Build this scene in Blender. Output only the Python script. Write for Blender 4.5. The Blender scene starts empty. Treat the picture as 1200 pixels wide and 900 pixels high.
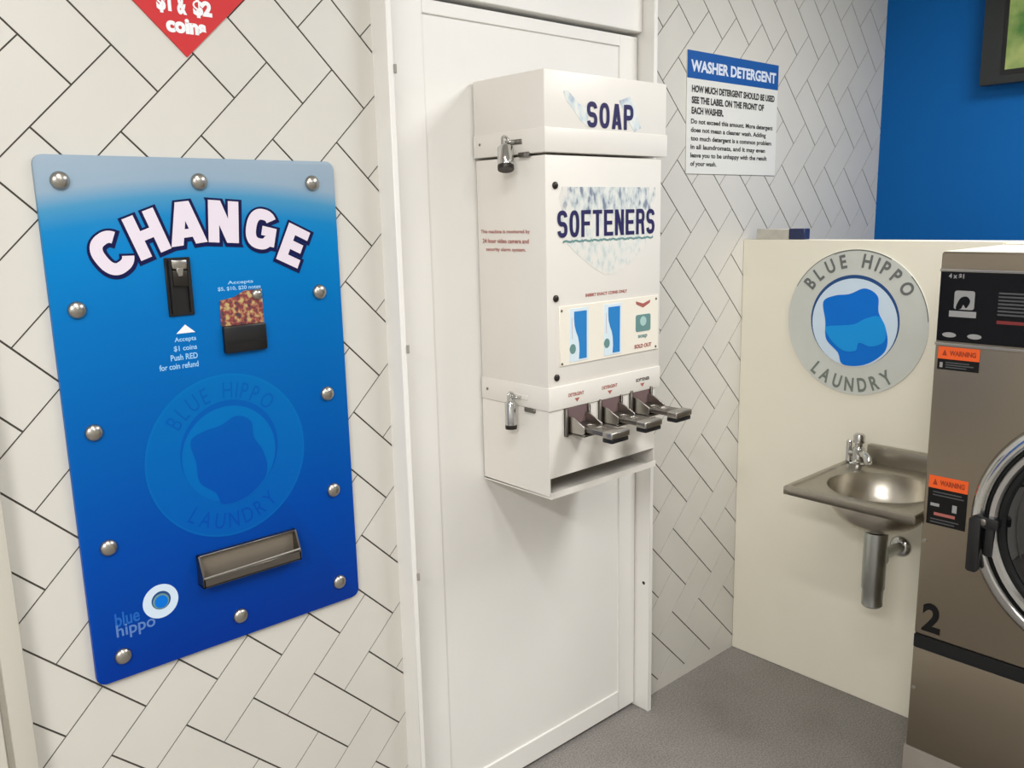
import bpy, bmesh, math, random
from mathutils import Vector, Matrix
random.seed(7)
scene = bpy.context.scene
COL = scene.collection
PI = math.pi

# ------------------------------------------------------------------ materials
def srgb(r, g, b):
    def f(c):
        c /= 255.0
        return c / 12.92 if c <= 0.04045 else ((c + 0.055) / 1.055) ** 2.4
    return (f(r), f(g), f(b), 1.0)

MATS = {}
def mat(name, rgb, rough=0.5, metal=0.0, spec=0.5, bump=0.0, bscale=200.0, vary=0.0, vscale=3.0,
        aniso=0.0, emit=None, estr=0.0, coat=0.0):
    """plain procedural material: slight noise in colour and in the surface"""
    if name in MATS:
        return MATS[name]
    m = bpy.data.materials.new(name)
    m.use_nodes = True
    nt = m.node_tree
    b = nt.nodes['Principled BSDF']
    c = srgb(*rgb)
    b.inputs['Base Color'].default_value = c
    b.inputs['Roughness'].default_value = rough
    b.inputs['Metallic'].default_value = metal
    b.inputs['Specular IOR Level'].default_value = spec
    if aniso: b.inputs['Anisotropic'].default_value = aniso
    if coat: b.inputs['Coat Weight'].default_value = coat
    if emit:
        b.inputs['Emission Color'].default_value = srgb(*emit)
        b.inputs['Emission Strength'].default_value = estr
    if vary or bump:
        tc = nt.nodes.new('ShaderNodeTexCoord')
    if vary:
        n = nt.nodes.new('ShaderNodeTexNoise')
        n.inputs['Scale'].default_value = vscale
        n.inputs['Detail'].default_value = 5
        nt.links.new(tc.outputs['Object'], n.inputs['Vector'])
        r = nt.nodes.new('ShaderNodeValToRGB')
        r.color_ramp.elements[0].position = 0.3
        r.color_ramp.elements[1].position = 0.7
        r.color_ramp.elements[0].color = tuple(x * (1 - vary) for x in c[:3]) + (1,)
        r.color_ramp.elements[1].color = tuple(min(1, x * (1 + vary * 0.5)) for x in c[:3]) + (1,)
        nt.links.new(n.outputs['Fac'], r.inputs['Fac'])
        nt.links.new(r.outputs['Color'], b.inputs['Base Color'])
    if bump:
        n2 = nt.nodes.new('ShaderNodeTexNoise')
        n2.inputs['Scale'].default_value = bscale
        n2.inputs['Detail'].default_value = 3
        nt.links.new(tc.outputs['Object'], n2.inputs['Vector'])
        bp = nt.nodes.new('ShaderNodeBump')
        bp.inputs['Strength'].default_value = bump
        bp.inputs['Distance'].default_value = 0.002
        nt.links.new(n2.outputs['Fac'], bp.inputs['Height'])
        nt.links.new(bp.outputs['Normal'], b.inputs['Normal'])
    MATS[name] = m
    return m

def floor_material():
    m = mat('speckled_vinyl', (120, 117, 116), rough=0.55)
    nt = m.node_tree; b = nt.nodes['Principled BSDF']
    tc = nt.nodes.new('ShaderNodeTexCoord')
    fine = nt.nodes.new('ShaderNodeTexNoise'); fine.inputs['Scale'].default_value = 190; fine.inputs['Detail'].default_value = 2
    big = nt.nodes.new('ShaderNodeTexNoise'); big.inputs['Scale'].default_value = 5; big.inputs['Detail'].default_value = 6
    for n in (fine, big): nt.links.new(tc.outputs['Object'], n.inputs['Vector'])
    r = nt.nodes.new('ShaderNodeValToRGB')
    r.color_ramp.elements[0].position = 0.36; r.color_ramp.elements[0].color = srgb(118, 114, 110)
    r.color_ramp.elements[1].position = 0.64; r.color_ramp.elements[1].color = srgb(152, 147, 143)
    nt.links.new(fine.outputs['Fac'], r.inputs['Fac'])
    r2 = nt.nodes.new('ShaderNodeValToRGB')
    r2.color_ramp.elements[0].position = 0.33; r2.color_ramp.elements[0].color = (0.88, 0.87, 0.86, 1)
    r2.color_ramp.elements[1].position = 0.55; r2.color_ramp.elements[1].color = (1, 1, 1, 1)
    nt.links.new(big.outputs['Fac'], r2.inputs['Fac'])
    mx = nt.nodes.new('ShaderNodeMix'); mx.data_type = 'RGBA'; mx.blend_type = 'MULTIPLY'; mx.inputs[0].default_value = 1
    nt.links.new(r.outputs['Color'], mx.inputs[6]); nt.links.new(r2.outputs['Color'], mx.inputs[7])
    nt.links.new(mx.outputs[2], b.inputs['Base Color'])
    return m

def plate_material(name, stops, tint=0.0, tintcol=(0, 150, 215)):
    """printed face of the change machine: silver fading through bright blue to deep blue"""
    m = mat(name, (0, 100, 190), rough=0.36, spec=0.12)
    nt = m.node_tree; b = nt.nodes['Principled BSDF']
    tc = nt.nodes.new('ShaderNodeTexCoord')
    sp = nt.nodes.new('ShaderNodeSeparateXYZ')
    nt.links.new(tc.outputs['Object'], sp.inputs[0])
    # height of the print band falls off towards the left and right edges (x is measured from the middle)
    sq = nt.nodes.new('ShaderNodeMath'); sq.operation = 'MULTIPLY'
    nt.links.new(sp.outputs['X'], sq.inputs[0]); nt.links.new(sp.outputs['X'], sq.inputs[1])
    k = nt.nodes.new('ShaderNodeMath'); k.operation = 'MULTIPLY_ADD'; k.inputs[1].default_value = 0.3
    nt.links.new(sq.outputs[0], k.inputs[0]); nt.links.new(sp.outputs['Z'], k.inputs[2])
    mr = nt.nodes.new('ShaderNodeMapRange')
    mr.inputs['From Min'].default_value = 0.0; mr.inputs['From Max'].default_value = 1.10
    nt.links.new(k.outputs[0], mr.inputs['Value'])
    cr = nt.nodes.new('ShaderNodeValToRGB')
    els = cr.color_ramp.elements
    for i, (p, c) in enumerate(stops):
        e = els[i] if i < 2 else els.new(p)
        e.position = p
        c = srgb(*c)
        if tint:
            t = srgb(*tintcol)
            c = tuple(c[q] * (1 - tint) + t[q] * tint for q in range(3)) + (1,)
        e.color = c
    nt.links.new(mr.outputs[0], cr.inputs['Fac'])
    nt.links.new(cr.outputs['Color'], b.inputs['Base Color'])
    return m

def spatter_material(name, c0, c1, c2, scale, stretch=(1, 1, 1), rough=0.45, fade=None):
    """printed patches: noise broken into three tones"""
    m = mat(name, c0, rough=rough)
    nt = m.node_tree; b = nt.nodes['Principled BSDF']
    tc = nt.nodes.new('ShaderNodeTexCoord')
    mp = nt.nodes.new('ShaderNodeMapping'); mp.inputs['Scale'].default_value = stretch
    nt.links.new(tc.outputs['Object'], mp.inputs['Vector'])
    n = nt.nodes.new('ShaderNodeTexNoise'); n.inputs['Scale'].default_value = scale; n.inputs['Detail'].default_value = 3
    nt.links.new(mp.outputs[0], n.inputs['Vector'])
    cr = nt.nodes.new('ShaderNodeValToRGB'); e = cr.color_ramp.elements
    e[0].position = 0.36; e[0].color = srgb(*c2)
    e[1].position = 0.62; e[1].color = srgb(*c0)
    q = e.new(0.48); q.color = srgb(*c1)
    nt.links.new(n.outputs['Fac'], cr.inputs['Fac'])
    nt.links.new(cr.outputs['Color'], b.inputs['Base Color'])
    if fade:                                   # the print thins out into the white paint round its edge
        (cx, cz), (rx, rz) = fade
        m2 = nt.nodes.new('ShaderNodeMapping'); m2.vector_type = 'TEXTURE'
        m2.inputs['Location'].default_value = (cx, 0, cz); m2.inputs['Scale'].default_value = (rx, 1000, rz)
        nt.links.new(tc.outputs['Object'], m2.inputs['Vector'])
        ln = nt.nodes.new('ShaderNodeVectorMath'); ln.operation = 'LENGTH'
        nt.links.new(m2.outputs[0], ln.inputs[0])
        ad = nt.nodes.new('ShaderNodeMath'); ad.operation = 'ADD'
        nt.links.new(ln.outputs['Value'], ad.inputs[0]); nt.links.new(n.outputs['Fac'], ad.inputs[1])
        mr = nt.nodes.new('ShaderNodeMapRange'); mr.inputs['From Min'].default_value = 1.15; mr.inputs['From Max'].default_value = 1.5
        nt.links.new(ad.outputs[0], mr.inputs['Value'])
        mx = nt.nodes.new('ShaderNodeMix'); mx.data_type = 'RGBA'
        nt.links.new(mr.outputs[0], mx.inputs[0]); nt.links.new(cr.outputs['Color'], mx.inputs[6])
        mx.inputs[7].default_value = srgb(226, 222, 214)
        nt.links.new(mx.outputs[2], b.inputs['Base Color'])
    return m

def brushed_steel(name, rgb, rough, stretch, metal=1.0):
    m = mat(name, rgb, rough=rough, metal=metal)
    nt = m.node_tree; b = nt.nodes['Principled BSDF']
    tc = nt.nodes.new('ShaderNodeTexCoord')
    mp = nt.nodes.new('ShaderNodeMapping'); mp.inputs['Scale'].default_value = stretch
    nt.links.new(tc.outputs['Object'], mp.inputs['Vector'])
    n = nt.nodes.new('ShaderNodeTexNoise'); n.inputs['Scale'].default_value = 40; n.inputs['Detail'].default_value = 4
    nt.links.new(mp.outputs[0], n.inputs['Vector'])
    mr = nt.nodes.new('ShaderNodeMapRange'); mr.inputs['To Min'].default_value = rough * 0.85; mr.inputs['To Max'].default_value = rough * 1.2
    nt.links.new(n.outputs['Fac'], mr.inputs['Value']); nt.links.new(mr.outputs[0], b.inputs['Roughness'])
    bp = nt.nodes.new('ShaderNodeBump'); bp.inputs['Strength'].default_value = 0.06; bp.inputs['Distance'].default_value = 0.001
    nt.links.new(n.outputs['Fac'], bp.inputs['Height']); nt.links.new(bp.outputs['Normal'], b.inputs['Normal'])
    return m

M_tile = mat('white_tile', (209, 206, 198), rough=0.38, vary=0.025, vscale=4, bump=0.03, bscale=25)
M_grout = mat('dark_grout', (70, 66, 60), rough=0.9)
M_hinge = mat('painted_hinge', (150, 146, 138), rough=0.45)
M_white = mat('white_paint', (233, 229, 220), rough=0.42, vary=0.02, vscale=5)
M_doorw = mat('white_door_paint', (236, 234, 229), rough=0.4, vary=0.02, vscale=3)
M_panel = mat('cream_laminate', (238, 233, 216), rough=0.42, vary=0.02, vscale=4)
M_blue = mat('blue_wall_paint', (0, 92, 164), rough=0.6, spec=0.2, vary=0.03, vscale=2, bump=0.05, bscale=120)
M_ceil = mat('ceiling_paint', (225, 222, 216), rough=0.9)
M_roomwall = mat('room_wall_paint', (190, 188, 184), rough=0.8)
M_floor = floor_material()
M_post = mat('grey_white_trim_paint', (196, 192, 180), rough=0.5, vary=0.03)
M_cab = mat('white_powder_coat', (226, 222, 214), rough=0.38, vary=0.015, vscale=8)
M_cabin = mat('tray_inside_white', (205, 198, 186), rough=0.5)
M_chrome = mat('chrome', (200, 200, 198), rough=0.14, metal=1.0)
M_satin = mat('satin_steel', (178, 174, 166), rough=0.3, metal=1.0)
M_zinc = mat('zinc_grey', (128, 124, 118), rough=0.35, metal=1.0)
M_cup = mat('dull_cup_steel', (150, 140, 126), rough=0.5, metal=0.6)
M_darkmetal = mat('dark_metal', (60, 56, 52), rough=0.4, metal=0.8)
M_slotback = mat('maroon_slot_plate', (112, 92, 92), rough=0.5)
M_black = mat('black_plastic', (18, 18, 20), rough=0.35)
M_blackgloss = mat('black_gloss_panel', (10, 11, 18), rough=0.22, spec=0.18)
M_rubber = mat('black_rubber', (20, 21, 22), rough=0.55, spec=0.3)
M_glass = mat('dark_door_glass', (10, 11, 13), rough=0.05, coat=1.0)
M_navy = mat('navy_ink', (34, 28, 82), rough=0.5)
M_outline = mat('dark_navy_outline', (10, 16, 70), rough=0.5, spec=0.2)
M_lilac = mat('pale_lilac_ink', (224, 214, 226), rough=0.45)
M_whiteink = mat('white_ink', (236, 238, 240), rough=0.5)
M_paleblue = mat('pale_blue_ink', (150, 200, 240), rough=0.5)
M_redink = mat('faded_red_ink', (168, 96, 88), rough=0.5)
M_darkink = mat('dark_grey_ink', (58, 56, 54), rough=0.6)
M_red = mat('red_vinyl', (200, 36, 40), rough=0.45, vary=0.05)
M_signw = mat('white_sign_board', (222, 222, 216), rough=0.45)
M_signblue = mat('blue_sign_print', (22, 84, 158), rough=0.45)
M_ring = mat('silver_print', (204, 207, 201), rough=0.4, vary=0.06, vscale=6)
M_ringdark = mat('dark_blue_print', (18, 70, 128), rough=0.4)
M_ringtext = mat('grey_lettering', (104, 108, 106), rough=0.5)
M_port = mat('pale_blue_print', (206, 224, 240), rough=0.4)
M_waterdark = mat('deep_blue_print', (0, 112, 212), rough=0.4, spec=0.25)
M_waterlight = mat('bright_blue_print', (22, 150, 228), rough=0.4, spec=0.25)
M_orange = mat('orange_label', (236, 92, 26), rough=0.5)
M_orangedark = mat('dark_orange_ink', (150, 52, 14), rough=0.5)
M_labelblack = mat('black_label', (18, 18, 18), rough=0.45, spec=0.2)
M_greyink = mat('grey_ink', (150, 150, 150), rough=0.5)
M_dimink = mat('dim_grey_ink', (74, 76, 78), rough=0.5)
M_dimred = mat('dim_red_ink', (120, 34, 34), rough=0.5)
M_concrete = mat('painted_concrete', (140, 132, 123), rough=0.8, vary=0.08, vscale=12, bump=0.2, bscale=60)
M_steel = brushed_steel('brushed_stainless', (152, 142, 126), 0.36, (1, 1, 14))
M_sink = brushed_steel('sink_stainless', (196, 190, 178), 0.30, (1, 1, 1))
M_sinkrim = brushed_steel('sink_rim_stainless', (176, 170, 158), 0.3, (1, 6, 1))
M_pipe = mat('satin_chrome_pipe', (182, 186, 182), rough=0.33, metal=1.0)
M_cardblue = mat('card_blue', (40, 128, 196), rough=0.45)
M_cardpale = mat('card_pale_blue', (214, 230, 238), rough=0.45)
M_teal = mat('teal_print', (104, 142, 140), rough=0.5)
M_clear = mat('cream_window_sheet', (238, 232, 218), rough=0.3)
M_carton = mat('grey_carton', (190, 187, 176), rough=0.6, vary=0.1, vscale=40)
M_cartonblue = mat('dark_blue_carton', (34, 44, 82), rough=0.5)
M_bezel = mat('charcoal_bezel', (40, 43, 43), rough=0.4)
M_bub = spatter_material('bubble_print', (222, 224, 217), (196, 204, 204), (126, 134, 152), 60, (1, 1, 0.5), fade=((0.02, 0.738), (0.205, 0.075)))
M_bub2 = spatter_material('pale_bubble_print', (228, 224, 216), (218, 221, 215), (198, 207, 203), 60, (1, 1, 0.6), fade=((0.012, 0.68), (0.20, 0.145)))
M_bub3 = spatter_material('lid_bubble_print', (228, 229, 222), (206, 216, 218), (168, 182, 194), 40, (1, 1, 0.6))
M_notes = spatter_material('banknote_picture', (188, 168, 110), (140, 52, 58), (44, 58, 60), 85)
STOPS = [(0.0, (0, 53, 154)), (0.25, (0, 72, 166)), (0.5, (0, 93, 170)), (0.67, (0, 107, 178)),
         (0.79, (0, 120, 186)), (0.83, (18, 124, 184)), (0.865, (70, 140, 180)), (0.895, (140, 162, 180)), (1.0, (154, 168, 182))]
M_plate = plate_material('blue_gradient_print', STOPS)
M_ghost = plate_material('blue_gradient_print_paler', STOPS, 0.16, (0, 140, 200))
M_ghost2 = plate_material('blue_gradient_print_pale_ring', STOPS, 0.26, (0, 140, 200))
M_ghostd = plate_material('blue_gradient_print_darker', STOPS, 0.22, (0, 70, 165))

def tv_material():
    m = bpy.data.materials.new('lit_screen'); m.use_nodes = True
    nt = m.node_tree; b = nt.nodes['Principled BSDF']
    tc = nt.nodes.new('ShaderNodeTexCoord')
    n = nt.nodes.new('ShaderNodeTexNoise'); n.inputs['Scale'].default_value = 9; n.inputs['Detail'].default_value = 4
    nt.links.new(tc.outputs['Object'], n.inputs['Vector'])
    cr = nt.nodes.new('ShaderNodeValToRGB'); e = cr.color_ramp.elements
    e[0].position = 0.35; e[0].color = srgb(60, 104, 40)
    e[1].position = 0.65; e[1].color = srgb(146, 158, 90)
    nt.links.new(n.outputs['Fac'], cr.inputs['Fac'])
    b.inputs['Base Color'].default_value = (0.01, 0.01, 0.01, 1)
    b.inputs['Roughness'].default_value = 0.2
    nt.links.new(cr.outputs['Color'], b.inputs['Emission Color'])
    b.inputs['Emission Strength'].default_value = 0.9
    return m
M_screen = tv_material()

# ------------------------------------------------------------------ mesh building
class Frame:
    """local axes on a surface: a to the right, b up, c out of the surface"""
    def __init__(s, o, ux, uy, n):
        s.o, s.ux, s.uy, s.n = Vector(o), Vector(ux), Vector(uy), Vector(n)
    def p(s, a, b, c=0.0):
        return s.o + s.ux * a + s.uy * b + s.n * c
def wall_frame(y=0.0):                    # the tiled wall and everything parallel to it: a = X, b = Z
    return Frame((0, y, 0), (1, 0, 0), (0, 0, 1), (0, -1, 0))
def side_frame(x):                        # surfaces that look towards -X: a = -Y, b = Z
    return Frame((x, 0, 0), (0, -1, 0), (0, 0, 1), (-1, 0, 0))
WORLD = Frame((0, 0, 0), (1, 0, 0), (0, 1, 0), (0, 0, 1))

class MB:
    def __init__(s):
        s.bm = bmesh.new(); s.mats = []
    def mi(s, m):
        if m not in s.mats: s.mats.append(m)
        return s.mats.index(m)
    def face(s, pts, m, smooth=False):
        vs = [s.bm.verts.new(p) for p in pts]
        try:
            f = s.bm.faces.new(vs)
        except ValueError:
            return None
        f.material_index = s.mi(m); f.smooth = smooth
        return f
    def prism(s, fr, poly, c0, c1, m, bevel=0.0, seg=2, smooth=False):
        bot = [s.bm.verts.new(fr.p(a, b, c0)) for a, b in poly]
        top = [s.bm.verts.new(fr.p(a, b, c1)) for a, b in poly]
        i = s.mi(m); fs = []
        fs.append(s.bm.faces.new(top)); fs.append(s.bm.faces.new(bot[::-1]))
        n = len(poly)
        for k in range(n):
            f = s.bm.faces.new((bot[k], bot[(k + 1) % n], top[(k + 1) % n], top[k])); f.smooth = smooth
            fs.append(f)
        for f in fs: f.material_index = i
        if bevel:
            es = list({e for f in fs for e in f.edges})
            r = bmesh.ops.bevel(s.bm, geom=es, offset=bevel, segments=seg, profile=0.5, affect='EDGES', clamp_overlap=True)
            for f in r['faces']: f.material_index = i
        return s
    def box(s, fr, a0, a1, b0, b1, c0, c1, m, bevel=0.0, seg=2):
        return s.prism(fr, [(a0, b0), (a1, b0), (a1, b1), (a0, b1)], c0, c1, m, bevel, seg)
    def lathe(s, o, axis, prof, m, seg=48, cap0=False, cap1=False):
        """prof: list of (radius, height along the axis[, material])"""
        o = Vector(o); w = Vector(axis).normalized()
        u = w.orthogonal().normalized(); v = w.cross(u)
        rings = []
        for q in prof:
            r, h = q[0], q[1]
            if r < 1e-6:
                rings.append([s.bm.verts.new(o + w * h)])
            else:
                rings.append([s.bm.verts.new(o + w * h + (u * math.cos(2 * PI * k / seg) + v * math.sin(2 * PI * k / seg)) * r) for k in range(seg)])
        for j in range(len(rings) - 1):
            A, B = rings[j], rings[j + 1]
            mm = prof[j + 1][2] if len(prof[j + 1]) > 2 else m
            i = s.mi(mm)
            for k in range(seg):
                k2 = (k + 1) % seg
                if len(A) == 1 and len(B) == 1: continue
                if len(A) == 1: f = s.bm.faces.new((A[0], B[k], B[k2]))
                elif len(B) == 1: f = s.bm.faces.new((A[k], B[0], A[k2]))
                else: f = s.bm.faces.new((A[k], A[k2], B[k2], B[k]))
                f.material_index = i; f.smooth = True
        for c, R in ((cap0, rings[0]), (cap1, rings[-1])):
            if c and len(R) > 1:
                f = s.bm.faces.new(R); f.material_index = s.mi(m)
        return s
    def cyl(s, p0, p1, r, m, seg=24, bevel=0.0):
        p0, p1 = Vector(p0), Vector(p1); L = (p1 - p0).length
        b = bevel
        prof = [(0, 0), (r - b, 0), (r, b), (r, L - b), (r - b, L), (0, L)] if b else [(0, 0), (r, 0), (r, L), (0, L)]
        s.lathe(p0, p1 - p0, prof, m, seg)
        return s
    def tube(s, pts, r, m, seg=12):
        pts = [Vector(p) for p in pts]; rings = []
        u = None
        for k, p in enumerate(pts):
            t = (pts[min(k + 1, len(pts) - 1)] - pts[max(k - 1, 0)]).normalized()
            u = t.orthogonal().normalized() if u is None else (u - t * u.dot(t)).normalized()
            v = t.cross(u)
            rings.append([s.bm.verts.new(p + (u * math.cos(2 * PI * q / seg) + v * math.sin(2 * PI * q / seg)) * r) for q in range(seg)])
        i = s.mi(m)
        for A, B in zip(rings, rings[1:]):
            for q in range(seg):
                f = s.bm.faces.new((A[q], A[(q + 1) % seg], B[(q + 1) % seg], B[q])); f.material_index = i; f.smooth = True
        for R in (rings[0], rings[-1]):
            f = s.bm.faces.new(R); f.material_index = i
        return s
    def build(s, name, parent=None, sharp=True):
        bmesh.ops.recalc_face_normals(s.bm, faces=s.bm.faces)
        off = root_loc(parent)
        bmesh.ops.translate(s.bm, verts=s.bm.verts, vec=-off)
        me = bpy.data.meshes.new(name); s.bm.to_mesh(me); s.bm.free()
        for m in s.mats: me.materials.append(m)
        o = bpy.data.objects.new(name, me); COL.objects.link(o)
        if parent: o.parent = parent
        if sharp:
            try: me.set_sharp_from_angle(angle=math.radians(40))
            except Exception: pass
        return o

def root_loc(o):
    v = Vector((0, 0, 0))
    while o is not None:
        v += o.location; o = o.parent
    return v

def circ(a, b, r, n=48, r2=None, a0=0.0, a1=2 * PI):
    r2 = r if r2 is None else r2
    full = abs(a1 - a0 - 2 * PI) < 1e-6
    k = n if full else n + 1
    return [(a + r * math.cos(a0 + (a1 - a0) * i / n), b + r2 * math.sin(a0 + (a1 - a0) * i / n)) for i in range(k)]
def rrect(a0, a1, b0, b1, r, n=6):
    P = []
    for (ca, cb, s) in ((a1 - r, b1 - r, 0), (a0 + r, b1 - r, PI / 2), (a0 + r, b0 + r, PI), (a1 - r, b0 + r, 1.5 * PI)):
        P += [(ca + r * math.cos(s + PI / 2 * i / n), cb + r * math.sin(s + PI / 2 * i / n)) for i in range(n + 1)]
    return P

def blob(pts, n=6):
    out = []; N = len(pts)
    for k in range(N):
        p0, p1, p2, p3 = (Vector(pts[(k + d) % N]) for d in (-1, 0, 1, 2))
        for i in range(n):
            t = i / n
            q = 0.5 * ((2 * p1) + (p2 - p0) * t + (2 * p0 - 5 * p1 + 4 * p2 - p3) * t * t + (3 * p1 - p0 - 3 * p2 + p3) * t ** 3)
            out.append((q.x, q.y))
    return out
SWIRL = ((-0.108, 0.062), (-0.070, 0.084), (-0.020, 0.092), (0.030, 0.112), (0.072, 0.090), (0.078, 0.040), (0.100, 0.000), (0.112, -0.050), (0.098, -0.092), (0.040, -0.132), (-0.030, -0.138), (-0.050, -0.100), (-0.092, -0.060), (-0.098, 0.000))

# ------------------------------------------------------------------ lettering (built-in typeface turned into mesh)
GL = {}
def glyphs(txt, bold=0.0):
    """flat polygons of a text as (verts2d, faces), size 1, cached"""
    key = (txt, round(bold, 3))
    if key in GL: return GL[key]
    cu = bpy.data.curves.new('lettering', 'FONT'); cu.body = txt; cu.size = 1.0
    cu.offset = bold; cu.resolution_u = 4; cu.fill_mode = 'FRONT'
    ob = bpy.data.objects.new('lettering', cu); COL.objects.link(ob)
    bpy.context.view_layer.update()
    dg = bpy.context.evaluated_depsgraph_get()
    me = bpy.data.meshes.new_from_object(ob.evaluated_get(dg))
    vs = [(v.co.x, v.co.y) for v in me.vertices]; fs = [tuple(p.vertices) for p in me.polygons]
    bpy.data.objects.remove(ob); bpy.data.curves.remove(cu); bpy.data.meshes.remove(me)
    GL[key] = (vs, fs)
    return GL[key]
def bbox(vs):
    xs = [v[0] for v in vs]; ys = [v[1] for v in vs]
    return min(xs), max(xs), min(ys), max(ys)
def put_text(mb, fr, txt, a0, a1, b0, b1, c, m, bold=0.0, ref=None, shear=0.0):
    """letters stretched to fill a rectangle of the surface"""
    vs, fs = glyphs(txt, bold)
    if not vs: return
    x0, x1, y0, y1 = bbox(ref if ref else vs)
    sx = (a1 - a0) / (x1 - x0); sy = (b1 - b0) / (y1 - y0)
    V = [mb.bm.verts.new(fr.p(a0 + (x - x0) * sx + shear * (y - y0) * sy, b0 + (y - y0) * sy, c)) for x, y in vs]
    i = mb.mi(m)
    for f in fs:
        try:
            q = mb.bm.faces.new([V[k] for k in f]); q.material_index = i
        except ValueError: pass
def put_glyph(mb, fr, ch, ca, cb, w, h, ang, c, m, bold=0.0, grow=0.0, shift=(0, 0)):
    """one letter of given width and height, centred and turned; grow thickens it around the same centre"""
    ref, _ = glyphs(ch, bold); vs, fs = glyphs(ch, bold + grow)
    x0, x1, y0, y1 = bbox(ref)
    sx = w / (x1 - x0); sy = h / (y1 - y0); cx, cy = (x0 + x1) / 2, (y0 + y1) / 2
    co, si = math.cos(ang), math.sin(ang)
    V = []
    for x, y in vs:
        dx, dy = (x - cx) * sx, (y - cy) * sy
        V.append(mb.bm.verts.new(fr.p(ca + dx * co - dy * si + shift[0], cb + dx * si + dy * co + shift[1], c)))
    i = mb.mi(m)
    for f in fs:
        try:
            q = mb.bm.faces.new([V[k] for k in f]); q.material_index = i
        except ValueError: pass
# heavy block letters drawn from bars and strokes, for the big printed words
def _se(cx, cy, rx, ry, a0, a1, n=22, e=0.8):
    P_ = []
    for k in range(n + 1):
        t = math.radians(a0 + (a1 - a0) * k / n); c_, s_ = math.cos(t), math.sin(t)
        P_.append((cx + rx * math.copysign(abs(c_) ** e, c_), cy + ry * math.copysign(abs(s_) ** e, s_)))
    return P_
def block_shapes(ch, w, h, t):
    rect = lambda x0, y0, x1, y1: ('p', [(x0, y0), (x1, y0), (x1, y1), (x0, y1)])
    para = lambda xb, xt, d: ('p', [(xb, 0), (xb + d, 0), (xt + d, h), (xt, h)])
    rx, ry = (w - t) / 2, (h - t) / 2
    b = t * 0.86
    if ch == 'H': return [rect(0, 0, t, h), rect(w - t, 0, w, h), rect(t * .9, h / 2 - b / 2, w - t * .9, h / 2 + b / 2)]
    if ch == 'A': return [para(0, w / 2 - t * .62, t * 1.08), para(w - t * 1.08, w / 2 - t * .46, t * 1.08), rect(w * .26, h * .17, w * .74, h * .17 + b * .85)]
    if ch == 'N': return [rect(0, 0, t, h), rect(w - t, 0, w, h), para(w - t * 1.12, 0, t * 1.12)]
    if ch in 'EF':
        q = [rect(0, 0, t, h), rect(t * .9, h - b, w, h), rect(t * .9, h / 2 - b / 2, w * .9, h / 2 + b / 2)]
        return q + ([rect(t * .9, 0, w, b)] if ch == 'E' else [])
    if ch == 'T': return [rect(w / 2 - t / 2, 0, w / 2 + t / 2, h - b * .9), rect(0, h - b, w, h)]
    if ch == 'O': return [('s', _se(w / 2, h / 2, rx, ry, 0, 360, 40), True)]
    if ch == 'C': return [('s', _se(w / 2, h / 2, rx, ry, 38, 322, 34), False)]
    if ch == 'G': return [('s', _se(w / 2, h / 2, rx, ry, 38, 330, 34), False), rect(w * .52, h * .36, w, h * .36 + b), rect(w - t, h * .12, w, h * .40)]
    if ch == 'S':
        r4 = (h - t) / 4
        return [('s', _se(w / 2, h - t / 2 - r4, rx, r4, 8, 268, 24) + _se(w / 2, t / 2 + r4, rx, r4, 88, -172, 24), False)]
    if ch in 'PR':
        y0 = h * .40 if ch == 'P' else h * .44
        cy = (h - b / 2 + y0 + b / 2) / 2; ry_ = (h - b / 2 - y0 - b / 2) / 2
        q = [rect(0, 0, t, h), ('s', [(t * .8, h - b / 2)] + _se(w - t / 2 - (w - t) * .45, cy, (w - t) * .45, ry_, 90, -90, 16) + [(t * .8, y0 + b / 2)], False)]
        return q + ([('p', [(w - t * 1.02, 0), (w, 0), (w - t * .30, y0 + b * .3), (w - t * 1.3, y0 + b * .3)])] if ch == 'R' else [])
    return []
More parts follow.
